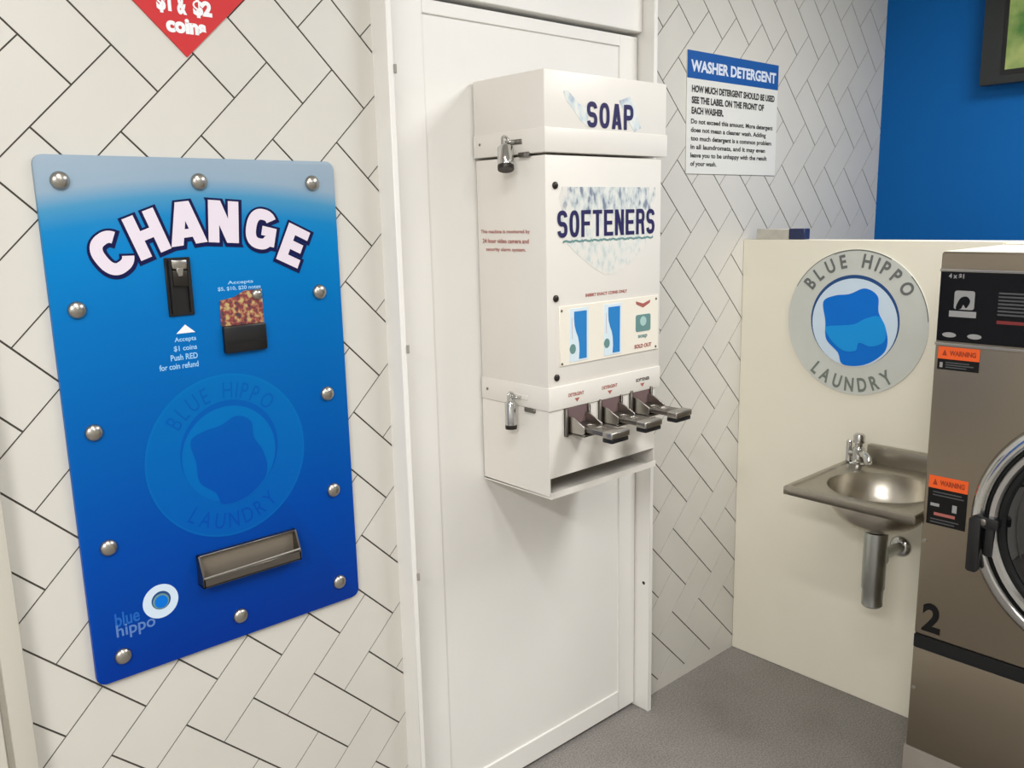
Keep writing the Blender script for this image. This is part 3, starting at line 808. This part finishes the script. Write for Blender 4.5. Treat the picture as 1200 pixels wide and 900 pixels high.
def padlock(y, ztop, r, h, x, label, swing):
    pl = thing('padlock', (x - 0.021, y, ztop + 0.016), label, 'padlock')
    cx = x - 0.021; zb = ztop - h
    mb = MB(); mb.lathe((cx, y, zb), (0, 0, 1), [(0, 0.010), (r * 0.97, 0.010), (r, 0.012), (r, h - 0.004), (r * 0.85, h), (0, h)], M_chrome, 32)
    mb.build('lock_body', pl)
    mb = MB(); mb.lathe((cx, y, zb), (0, 0, 1), [(0, 0.001), (r * 0.6, 0.0), (r * 0.97, 0.0), (r * 1.01, 0.002), (r * 1.01, 0.0105), (0, 0.0105)], M_darkmetal, 28); mb.build('key_end', pl)
    mb = MB()
    q = r * 0.5
    pts = [(cx - q, y, ztop - 0.004), (cx - q, y, ztop + 0.016)] + [(cx - q * math.cos(PI * k / 8), y, ztop + 0.016 + q * math.sin(PI * k / 8)) for k in range(1, 8)] + [(cx + q, y, ztop + 0.016), (cx + q, y, ztop - 0.004)]
    mb.tube(pts, 0.0035, M_chrome, 10); mb.build('shackle', pl)
    pl.rotation_euler = Matrix.Rotation(swing, 4, Vector((-0.74, 0.67, 0.0))).to_euler()   # hangs with its foot out towards the room
    return pl
padlock(-0.144, 1.808, 0.0195, 0.058, 1.4385, 'upper barrel padlock, the larger, on the lid of the soap cabinet', math.radians(20))
padlock(-0.138, 1.186, 0.0150, 0.070, 1.442, 'lower narrow padlock beside the coin slides of the soap cabinet', math.radians(3))

# ================================================================== WASHER DETERGENT SIGN
ws = thing('detergent_sign', (2.578, 0, 1.767), 'white rectangular notice with blue heading on the tiles beside the soap cabinet', 'sign')
mb = MB(); mb.box(S, 2.313, 2.838, 1.767, 2.143, 0.0, 0.004, M_signw, 0.0008, 1); mb.build('sign_board', ws)
mb = MB(); mb.box(S, 2.313, 2.838, 2.060, 2.143, 0.0035, 0.0046, M_signblue); hd_ = mb.build('heading_band', ws)
mb = MB()
put_text(mb, S, 'WASHER DETERGENT', 2.330, 2.822, 2.080, 2.116, 0.0052, mat('pale_heading_ink', (214, 222, 236), rough=0.5), 0.04); mb.build('heading_lettering', ws, False)
mb = MB()
for s, a1, z in (('HOW MUCH DETERGENT SHOULD BE USED', 2.818, 2.022), ('SEE THE LABEL ON THE FRONT OF', 2.752, 1.988), ('EACH WASHER.', 2.512, 1.956)):
    put_text(mb, S, s, 2.337, a1, z - 0.004, z + 0.018, 0.0046, M_darkink, 0.045)
for k, (s, a1) in enumerate((('Do not exceed this amount. More detergent', 2.812), ('does not mean a cleaner wash. Adding', 2.770), ('too much detergent is a common problem', 2.806), ('in all laundromats, and it may even', 2.768), ('leave you to be unhappy with the result', 2.780), ('of your wash.', 2.478))):
    z = 1.921 - k * 0.0262
    put_text(mb, S, s, 2.335, a1, z - 0.003, z + 0.0165, 0.0046, M_darkink, 0.03)
mb.build('notice_text', ws, False)

# ================================================================== ROUND SIGN ON THE PARTITION
rs = thing('round_sign', (PX, -0.421, 1.052), 'round silver and blue laundry sign on the cream partition above the sink', 'sign')
F = side_frame(PX); A, B = 0.4205, 1.2855
mb = MB(); mb.prism(F, circ(A, B, 0.2335, 96), 0.0, 0.004, M_ring, 0.0006, 1, smooth=True); mb.build('sign_disc', rs)
mb = MB()
def arc_band(mb, ca, cb, r0, r1, d0, d1, c0, c1, m, n=40):
    o = [(ca + r1 * math.cos(math.radians(d0 + (d1 - d0) * k / n)), cb + r1 * math.sin(math.radians(d0 + (d1 - d0) * k / n))) for k in range(n + 1)]
    i = [(ca + r0 * math.cos(math.radians(d0 + (d1 - d0) * k / n)), cb + r0 * math.sin(math.radians(d0 + (d1 - d0) * k / n))) for k in range(n + 1)]
    for k in range(n):
        mb.face([F.p(*o[k], c1), F.p(*o[k + 1], c1), F.p(*i[k + 1], c1), F.p(*i[k], c1)], m)
arc_band(mb, A, B, 0.2295, 0.2335, 62, 110, 0, 0.0046, M_ringtext)
arc_band(mb, A, B, 0.2310, 0.2335, 110, 152, 0, 0.0046, M_ringtext)
mb.build('rim_line', rs, False); mb = MB()
arc_band(mb, A, B, 0.2305, 0.2335, 5, 42, 0, 0.0046, M_ringtext)
mb.build('rim_line', rs, False)
mb = MB()
mb.prism(F, circ(A - 0.002, B + 0.006, 0.1475, 72), 0.003, 0.0046, M_ringdark, smooth=True)
mb.prism(F, circ(A - 0.002, B + 0.000, 0.1420, 72), 0.003, 0.0052, M_port, smooth=True)
ph = mb.build('porthole', rs)
mb = MB()                                                  # plain swirl of wash water
mb.prism(F, blob([(A + a, B + b) for a, b in SWIRL]), 0.004, 0.0058, M_waterdark, smooth=True)
mb.prism(F, blob([(A + a, B + b) for a, b in ((-0.096, -0.022), (-0.050, -0.012), (0.000, -0.004), (0.040, 0.018), (0.080, 0.026), (0.104, -0.010), (0.100, -0.052), (0.060, -0.070), (0.020, -0.062), (0.010, -0.088), (-0.030, -0.092), (-0.072, -0.064))]), 0.004, 0.0064, M_waterlight, smooth=True)
o = mb.build('water_swirl', ph); o['label'] = 'two-tone blue shape in the porthole'
mb = MB()
ring_text(mb, F, 'BLUE', A, B, 0.199, 149, 98, 0.044, 0.046, 0.0048, M_ringtext, 0.03)
mb.build('lettering', rs, False); mb = MB()
ring_text(mb, F, 'HIPPO', A, B, 0.199, 88, 27, 0.044, 0.048, 0.0048, M_ringtext, 0.03)
mb.build('lettering', rs, False); mb = MB()
ring_text(mb, F, 'LAUNDRY', A, B, 0.201, 228, 311, 0.046, 0.044, 0.0048, mat('green_grey_lettering', (116, 124, 116), rough=0.5), 0.03, True)
mb.build('lettering', rs, False)

# small carton lying on top of the partition
bx = thing('carton', (PX + 0.02, -0.138, 1.548), 'long grey carton with a dark blue end lying on the partition top', 'box')
mb = MB(); mb.box(side_frame(PX + 0.003), 0.048, 0.174, 1.548, 1.583, -0.034, 0.0, M_carton, 0.002, 1); mb.build('carton_body', bx)
mb = MB(); mb.box(side_frame(PX + 0.002), 0.172, 0.230, 1.548, 1.584, -0.036, 0.0, M_cartonblue, 0.002, 1); mb.build('carton_end', bx)

# ================================================================== SINK
sk = thing('hand_basin', (PX - 0.2, -0.64, 0.70), 'small stainless steel hand basin on the partition between the tiles and the washer', 'sink')
SX0, SX1, SY0, SY1, SZ = 2.214, 2.656, -0.832, -0.450, 0.850
bcx, bcy, br = 2.415, -0.645, 0.148
mb = MB(); N = 96; i0 = mb.mi(M_sinkrim)
def rect_hit(t, ins):
    c_, s_ = math.cos(t), math.sin(t)
    a0, a1, b0, b1 = SX0 + ins - bcx, SX1 - ins - bcx, SY0 + ins - bcy, SY1 - ins - bcy
    k = min((a1 / c_ if c_ > 1e-9 else a0 / c_ if c_ < -1e-9 else 1e9), (b1 / s_ if s_ > 1e-9 else b0 / s_ if s_ < -1e-9 else 1e9))
    return bcx + c_ * k, bcy + s_ * k
angs = sorted([2 * PI * k / N for k in range(N)] + [math.atan2(y - bcy, x - bcx) % (2 * PI) for x in (SX0, SX1) for y in (SY0, SY1)])
def ringv(fn): return [mb.bm.verts.new(fn(t)) for t in angs]
rings = [ringv(lambda t: rect_hit(t, 0.0) + (SZ - 0.025,)), ringv(lambda t: rect_hit(t, 0.0) + (SZ - 0.003,)), ringv(lambda t: rect_hit(t, 0.003) + (SZ,)),
         ringv(lambda t: rect_hit(t, 0.014) + (SZ,)), ringv(lambda t: rect_hit(t, 0.018) + (SZ - 0.005,)),
         ringv(lambda t: (bcx + math.cos(t) * (br + 0.006), bcy + math.sin(t) * (br + 0.006), SZ - 0.005)),
         ringv(lambda t: (bcx + math.cos(t) * br, bcy + math.sin(t) * br, SZ - 0.008))]
for k in range(1, 15):
    u = PI / 2 * k / 15
    rr, zz = br * (math.cos(u) ** 0.74), SZ - 0.008 - 0.128 * math.sin(u)
    rings.append(ringv(lambda t, rr=rr, zz=zz: (bcx + math.cos(t) * rr, bcy + math.sin(t) * rr, zz)))
i1 = mb.mi(M_sink)
for k, (Ra, Rb) in enumerate(zip(rings, rings[1:])):
    for q in range(len(angs)):
        q2 = (q + 1) % len(angs)
        f = mb.bm.faces.new((Ra[q], Ra[q2], Rb[q2], Rb[q])); f.material_index = i0 if k < 6 else i1; f.smooth = k >= 5
f = mb.bm.faces.new(rings[-1]); f.material_index = i1
basin = mb.build('basin', sk)
md = basin.modifiers.new('Solidify', 'SOLIDIFY'); md.thickness = 0.0018; md.offset = 0.0
mb = MB(); mb.box(WORLD, 2.630, 2.656, -0.832, -0.497, SZ - 0.006, 0.902, M_sinkrim, 0.003, 2); mb.build('splashback', sk)
mb = MB(); mb.lathe((bcx, bcy, SZ - 0.1345), (0, 0, 1), [(0, 0.002), (0.006, 0.0), (0.016, 0.0005), (0.021, 0.0025), (0.024, 0.0)], M_chrome, 28); mb.build('plug_hole', sk)
# tap: stout body, push knob, side lever and a short spout over the bowl
tx, ty = 2.585, -0.492
mb = MB(); mb.lathe((tx, ty, SZ - 0.006), (0, 0, 1), [(0, 0), (0.026, 0), (0.026, 0.006), (0.019, 0.010), (0.018, 0.052), (0.014, 0.058), (0.0, 0.060)], M_chrome, 32)
tap = mb.build('tap', sk); tap['label'] = 'chrome tap at the back corner of the basin'
mb = MB(); mb.lathe((tx, ty, SZ + 0.050), (0, 0, 1), [(0, 0), (0.011, 0), (0.0115, 0.012), (0.017, 0.016), (0.018, 0.038), (0.014, 0.044), (0, 0.045)], M_chrome, 28); mb.build('tap_knob', tap)
mb = MB(); mb.tube([(tx, ty, SZ + 0.034), (tx - 0.022, ty - 0.022, SZ + 0.040), (tx - 0.045, ty - 0.045, SZ + 0.040), (tx - 0.058, ty - 0.058, SZ + 0.034), (tx - 0.064, ty - 0.064, SZ + 0.022)], 0.0115, M_chrome, 16); mb.build('spout', tap)
mb = MB(); mb.cyl((tx, ty, SZ + 0.030), (tx - 0.004, ty + 0.030, SZ + 0.030), 0.011, M_chrome, 20, 0.002)
mb.cyl((tx - 0.004, ty + 0.030, SZ + 0.000), (tx - 0.004, ty + 0.030, SZ + 0.070), 0.009, M_chrome, 20, 0.003); mb.build('tap_lever', tap)
# bottle trap
mb = MB()
px_, py_ = 2.42, -0.639
mb.lathe((px_, py_, 0.0), (0, 0, 1), [(0, 0.466), (0.026, 0.466), (0.0305, 0.471), (0.0305, 0.520), (0.0335, 0.524), (0.0335, 0.670), (0.0345, 0.680), (0.0345, 0.702), (0.02, 0.705), (0, 0.705)], M_pipe, 36)
tr = mb.build('bottle_trap', sk); tr['label'] = 'chrome bottle trap under the basin'
mb = MB(); oy = -0.614
mb.tube([(px_, py_ + 0.004, 0.600), (2.50, oy - 0.004, 0.594), (PX, oy, 0.580)], 0.0165, M_pipe, 18)
mb.cyl((px_ + 0.030, py_ + 0.005, 0.599), (px_ + 0.062, py_ + 0.007, 0.598), 0.0235, M_pipe, 24, 0.003); mb.build('outlet_pipe', tr)
mb = MB(); mb.lathe((PX, oy, 0.580), (-1, 0, 0), [(0.034, 0.0), (0.034, 0.003), (0.030, 0.008), (0.021, 0.013), (0.0165, 0.014)], M_chrome, 32); mb.build('wall_flange', tr)

# ================================================================== WASHING MACHINE
MX, MY0, MY1, MZ0, MZ1 = 2.230, 0.8435, 1.7060, 0.186, 1.537
wm = thing('washing_machine', (MX + 0.5, -(MY0 + MY1) / 2, MZ0), 'large stainless steel front-loading washer with number 2 on its front', 'washing machine')
G = side_frame(MX)
mb = MB()
mb.box(G, MY0, MY1, 0.520, MZ1, -0.95, 0.0, M_steel, 0.006, 3)
mb.box(G, MY0, MY1, MZ0, 0.482, -0.95, 0.0, M_steel, 0.004, 2)
mb.box(G, MY0 + 0.004, MY1 - 0.004, 0.470, 0.530, -0.94, -0.012, M_rubber)
mb.build('steel_body', wm)
mb = MB(); mb.box(WORLD, MX + 0.012, MX + 0.94, -MY1 + 0.004, -MY0 - 0.002, MZ1 - 0.003, MZ1 + 0.0012, M_panel); o = mb.build('top_cover', wm); o['label'] = 'white top cover'
mb = MB(); mb.box(G, MY0 + 0.001, MY1 - 0.001, 0.482, 0.520, -0.013, 0.002, M_rubber, 0.002, 1); o = mb.build('black_strip', wm)
mb = MB(); mb.box(G, MY0 + 0.003, MY1 - 0.003, 1.317, 1.490, -0.001, 0.003, M_blackgloss, 0.001, 1); cp = mb.build('control_panel', wm); cp['label'] = 'glossy black control panel'
mb = MB()
for z in (1.493, 1.310): mb.box(G, MY0 + 0.001, MY1 - 0.001, z - 0.004, z + 0.004, -0.001, 0.006, M_satin, 0.002, 2)
mb.build('panel_trim', wm)
mb = MB(); c = 0.0036
put_text(mb, G, '4 x $1', 0.866, 0.902, 1.4715, 1.4850, c, M_greyink, 0.03); mb.build('price_lettering', cp, False)
mb = MB(); mb.prism(G, rrect(0.883, 0.930, 1.398, 1.444, 0.006, 4), 0.002, c, M_greyink)
mb.prism(G, blob([(0.888, 1.400), (0.897, 1.425), (0.912, 1.430), (0.920, 1.418), (0.912, 1.402), (0.905, 1.410), (0.900, 1.400)]), 0.002, c + 0.0006, M_blackgloss, smooth=True); mb.build('swirl_emblem', cp, False)
mb = MB(); mb.box(G, 0.873, 0.936, 1.379, 1.394, 0.002, c, M_greyink); mb.build('name_bar', cp, False)
for a in (0.877, 0.936):
    mb = MB(); mb.prism(G, circ(a, 1.3335, 0.0165, 24, 0.0063), 0.002, c, M_greyink, smooth=True); mb.build('oval_mark', cp, False)
mb = MB(); mb.box(G, 0.983, 1.064, 1.369, 1.446, 0.002, 0.0033, M_blackgloss)
for k in range(7): mb.box(G, 0.983, 1.060 - 0.012 * (k == 6), 1.440 - k * 0.0085, 1.4440 - k * 0.0085, 0.002, c, M_dimink)
mb.box(G, 0.983, 1.064, 1.369, 1.377, 0.002, c, M_dimred); mb.build('instruction_text', cp, False)
for a in (1.12, 1.19, 1.26):
    mb = MB(); mb.prism(G, circ(a, 1.36, 0.014, 24), 0.002, c + 0.002, M_greyink, smooth=True); mb.build('push_button', cp, False)
mb = MB(); mb.box(G, 1.11, 1.30, 1.405, 1.455, 0.002, c, mat('display_window', (30, 44, 40), rough=0.1)); mb.build('display', cp, False)
def sticker(name, a0, a1, b0, b1, bs, texts):
    mb = MB(); c = 0.0010
    mb.box(G, a0, a1, b0, bs, 0.0, c, M_labelblack)
    mb.box(G, a0, a1, bs, b1, 0.0, c, M_orange)
    put_text(mb, G, 'WARNING', a0 + 0.028, a1 - 0.008, bs + (b1 - bs) * 0.3, bs + (b1 - bs) * 0.72, c + 0.0005, M_orangedark, 0.04)
    mb.prism(G, [(a0 + 0.010, bs + (b1 - bs) * 0.28), (a0 + 0.022, bs + (b1 - bs) * 0.28), (a0 + 0.016, bs + (b1 - bs) * 0.78)], 0.0, c + 0.0004, M_orangedark)
    for (u0, u1, v0, v1, m) in texts:
        mb.box(G, a0 + u0, a0 + u1, b0 + v0, b0 + v1, 0.0, c + 0.0004, m)
    return mb.build(name, wm, False)
sticker('warning_label', 0.853, 0.951, 1.245, 1.303, 1.272, [(0.020, 0.076, 0.017, 0.020, M_dimink), (0.020, 0.086, 0.011, 0.014, M_dimink), (0.020, 0.070, 0.005, 0.008, M_dimink), (0.006, 0.013, 0.005, 0.018, M_greyink)])
sticker('warning_label', 0.854, 0.950, 0.836, 0.967, 0.934, [(0.012, 0.082, 0.087, 0.090, M_dimink), (0.012, 0.088, 0.079, 0.082, M_dimink), (0.008, 0.030, 0.050, 0.058, M_greyink), (0.062, 0.073, 0.042, 0.062, M_greyink), (0.018, 0.070, 0.026, 0.034, M_redink), (0.010, 0.080, 0.014, 0.017, M_dimink), (0.010, 0.070, 0.006, 0.009, M_dimink)])
mb = MB(); put_text(mb, G, '2', 0.862, 0.9095, 0.536, 0.617, 0.0008, M_labelblack, 0.035); o = mb.build('number', wm, False); o['label'] = 'black numeral 2'
for z in (0.786, 0.364):
    mb = MB(); mb.lathe((MX, -0.8535, z), (-1, 0, 0), [(0.0055, 0), (0.005, 0.002), (0, 0.003)], M_satin, 14); mb.build('body_screw', wm)
# porthole door
dc = (MX, -1.279, 0.889)
mb = MB()
mb.lathe(dc, (-1, 0, 0), [(0.313, 0.0), (0.314, 0.012), (0.308, 0.026), (0.297, 0.034), (0.286, 0.034), (0.279, 0.028), (0.277, 0.020, M_rubber), (0.272, 0.020, M_rubber), (0.270, 0.030), (0.264, 0.036), (0.254, 0.034), (0.248, 0.026)], M_chrome, 96)
dr = mb.build('door_ring', wm); dr['label'] = 'chrome porthole door ring'
mb = MB(); mb.lathe(dc, (-1, 0, 0), [(0.250, 0.018, M_rubber), (0.246, 0.026, M_rubber), (0.236, 0.028, M_rubber), (0.230, 0.022, M_rubber), (0.21, 0.030), (0.16, 0.038), (0.09, 0.043), (0, 0.045)], M_glass, 72); mb.build('door_glass', dr)
mb = MB()
mb.prism(G, rrect(0.975, 1.003, 0.756, 0.897, 0.008, 4), 0.030, 0.052, M_black, 0.004, 2)
mb.prism(G, rrect(0.979, 1.040, 0.872, 0.900, 0.008, 4), 0.010, 0.046, M_black, 0.004, 2)
mb.prism(G, rrect(1.010, 1.030, 0.800, 0.890, 0.006, 4), 0.012, 0.040, M_black, 0.003, 2)
o = mb.build('door_handle', dr); o['label'] = 'black door latch handle'
mb = MB(); mb.lathe((MX - 0.046, -1.005, 0.888), (-1, 0, 0), [(0.009, -0.001), (0.009, 0.003), (0.005, 0.005), (0, 0.005)], M_zinc, 18); mb.build('handle_pin', o)

# ================================================================== TELEVISION ON THE BLUE WALL
tv = thing('television', (XR, -0.75, 2.08), 'black-framed television showing a green picture, high on the blue wall', 'television')
V = side_frame(XR)
mb = MB(); a0, a1, b0, b1 = 0.402, 1.16, 2.083, 2.53
mb.box(V, a0, a1, b0, b1, 0.035, 0.075, M_bezel, 0.004, 2)
mb.build('tv_casing', tv)
mb = MB(); mb.box(V, a0 + 0.070, a1 - 0.070, b0 + 0.03, b1 - 0.05, 0.070, 0.0765, M_black, 0.001, 1); mb.build('screen_surround', tv)
mb = MB(); mb.box(V, a0 + 0.086, a1 - 0.086, b0 + 0.048, b1 - 0.066, 0.072, 0.0775, M_screen); mb.build('screen', tv)
mb = MB(); mb.box(V, 0.68, 0.88, 2.22, 2.40, 0.0, 0.036, M_darkmetal, 0.002, 1); mb.build('wall_bracket', tv)

# ================================================================== LIGHT: the shop's ceiling fluorescents and one added fill lamp
def lamp(name, loc, sx, sy, power, col=(1.0, 0.993, 0.98)):
    l = bpy.data.lights.new(name, 'AREA'); l.shape = 'RECTANGLE'; l.size = sx; l.size_y = sy
    l.energy = power; l.color = col
    o = bpy.data.objects.new(name, l); COL.objects.link(o); o.location = loc
    return o
lamp('ceiling_or_fill_lamp', (0.45, -1.35, 2.72), 0.16, 1.25, 17)
lamp('ceiling_or_fill_lamp', (-1.4, -2.1, 2.72), 0.3, 1.25, 84)
lamp('ceiling_or_fill_lamp', (1.0, -2.7, 2.72), 0.3, 1.25, 14)  # added fill lamp evening out the light, not one of the shop's fittings
lamp('ceiling_or_fill_lamp', (2.5, -1.6, 2.72), 0.6, 1.25, 37)

w = bpy.data.worlds.new('World'); scene.world = w; w.use_nodes = True
w.node_tree.nodes['Background'].inputs['Color'].default_value = (0.9, 0.95, 1.0, 1)
w.node_tree.nodes['Background'].inputs['Strength'].default_value = 0.05

# ================================================================== CAMERA
yaw, pitch, roll = 0.8395, 0.1938, -0.0224
fw = Vector((math.cos(pitch) * math.cos(yaw), math.cos(pitch) * math.sin(yaw), -math.sin(pitch)))
r0 = Vector((math.sin(yaw), -math.cos(yaw), 0)); u0 = r0.cross(fw)
R_ = r0 * math.cos(roll) + u0 * math.sin(roll); U_ = -r0 * math.sin(roll) + u0 * math.cos(roll)
cam = bpy.data.cameras.new('camera'); co = bpy.data.objects.new('camera', cam); COL.objects.link(co)
cam.sensor_fit = 'HORIZONTAL'; cam.sensor_width = 36.0; cam.lens = 1009.92 / 1200 * 36.0
cam.clip_start = 0.01
m = Matrix.Identity(4)
for k in range(3):
    m[k][0], m[k][1], m[k][2] = R_[k], U_[k], -fw[k]
m[0][3], m[1][3], m[2][3] = 0.0, -1.7284, 1.65
co.matrix_world = m
scene.camera = co
vs = scene.view_settings
vs.view_transform = 'Standard'; vs.look = 'None'; vs.gamma = 1.0; vs.use_curve_mapping = False
vs.exposure = 0.17
scene.cycles.max_bounces = 8
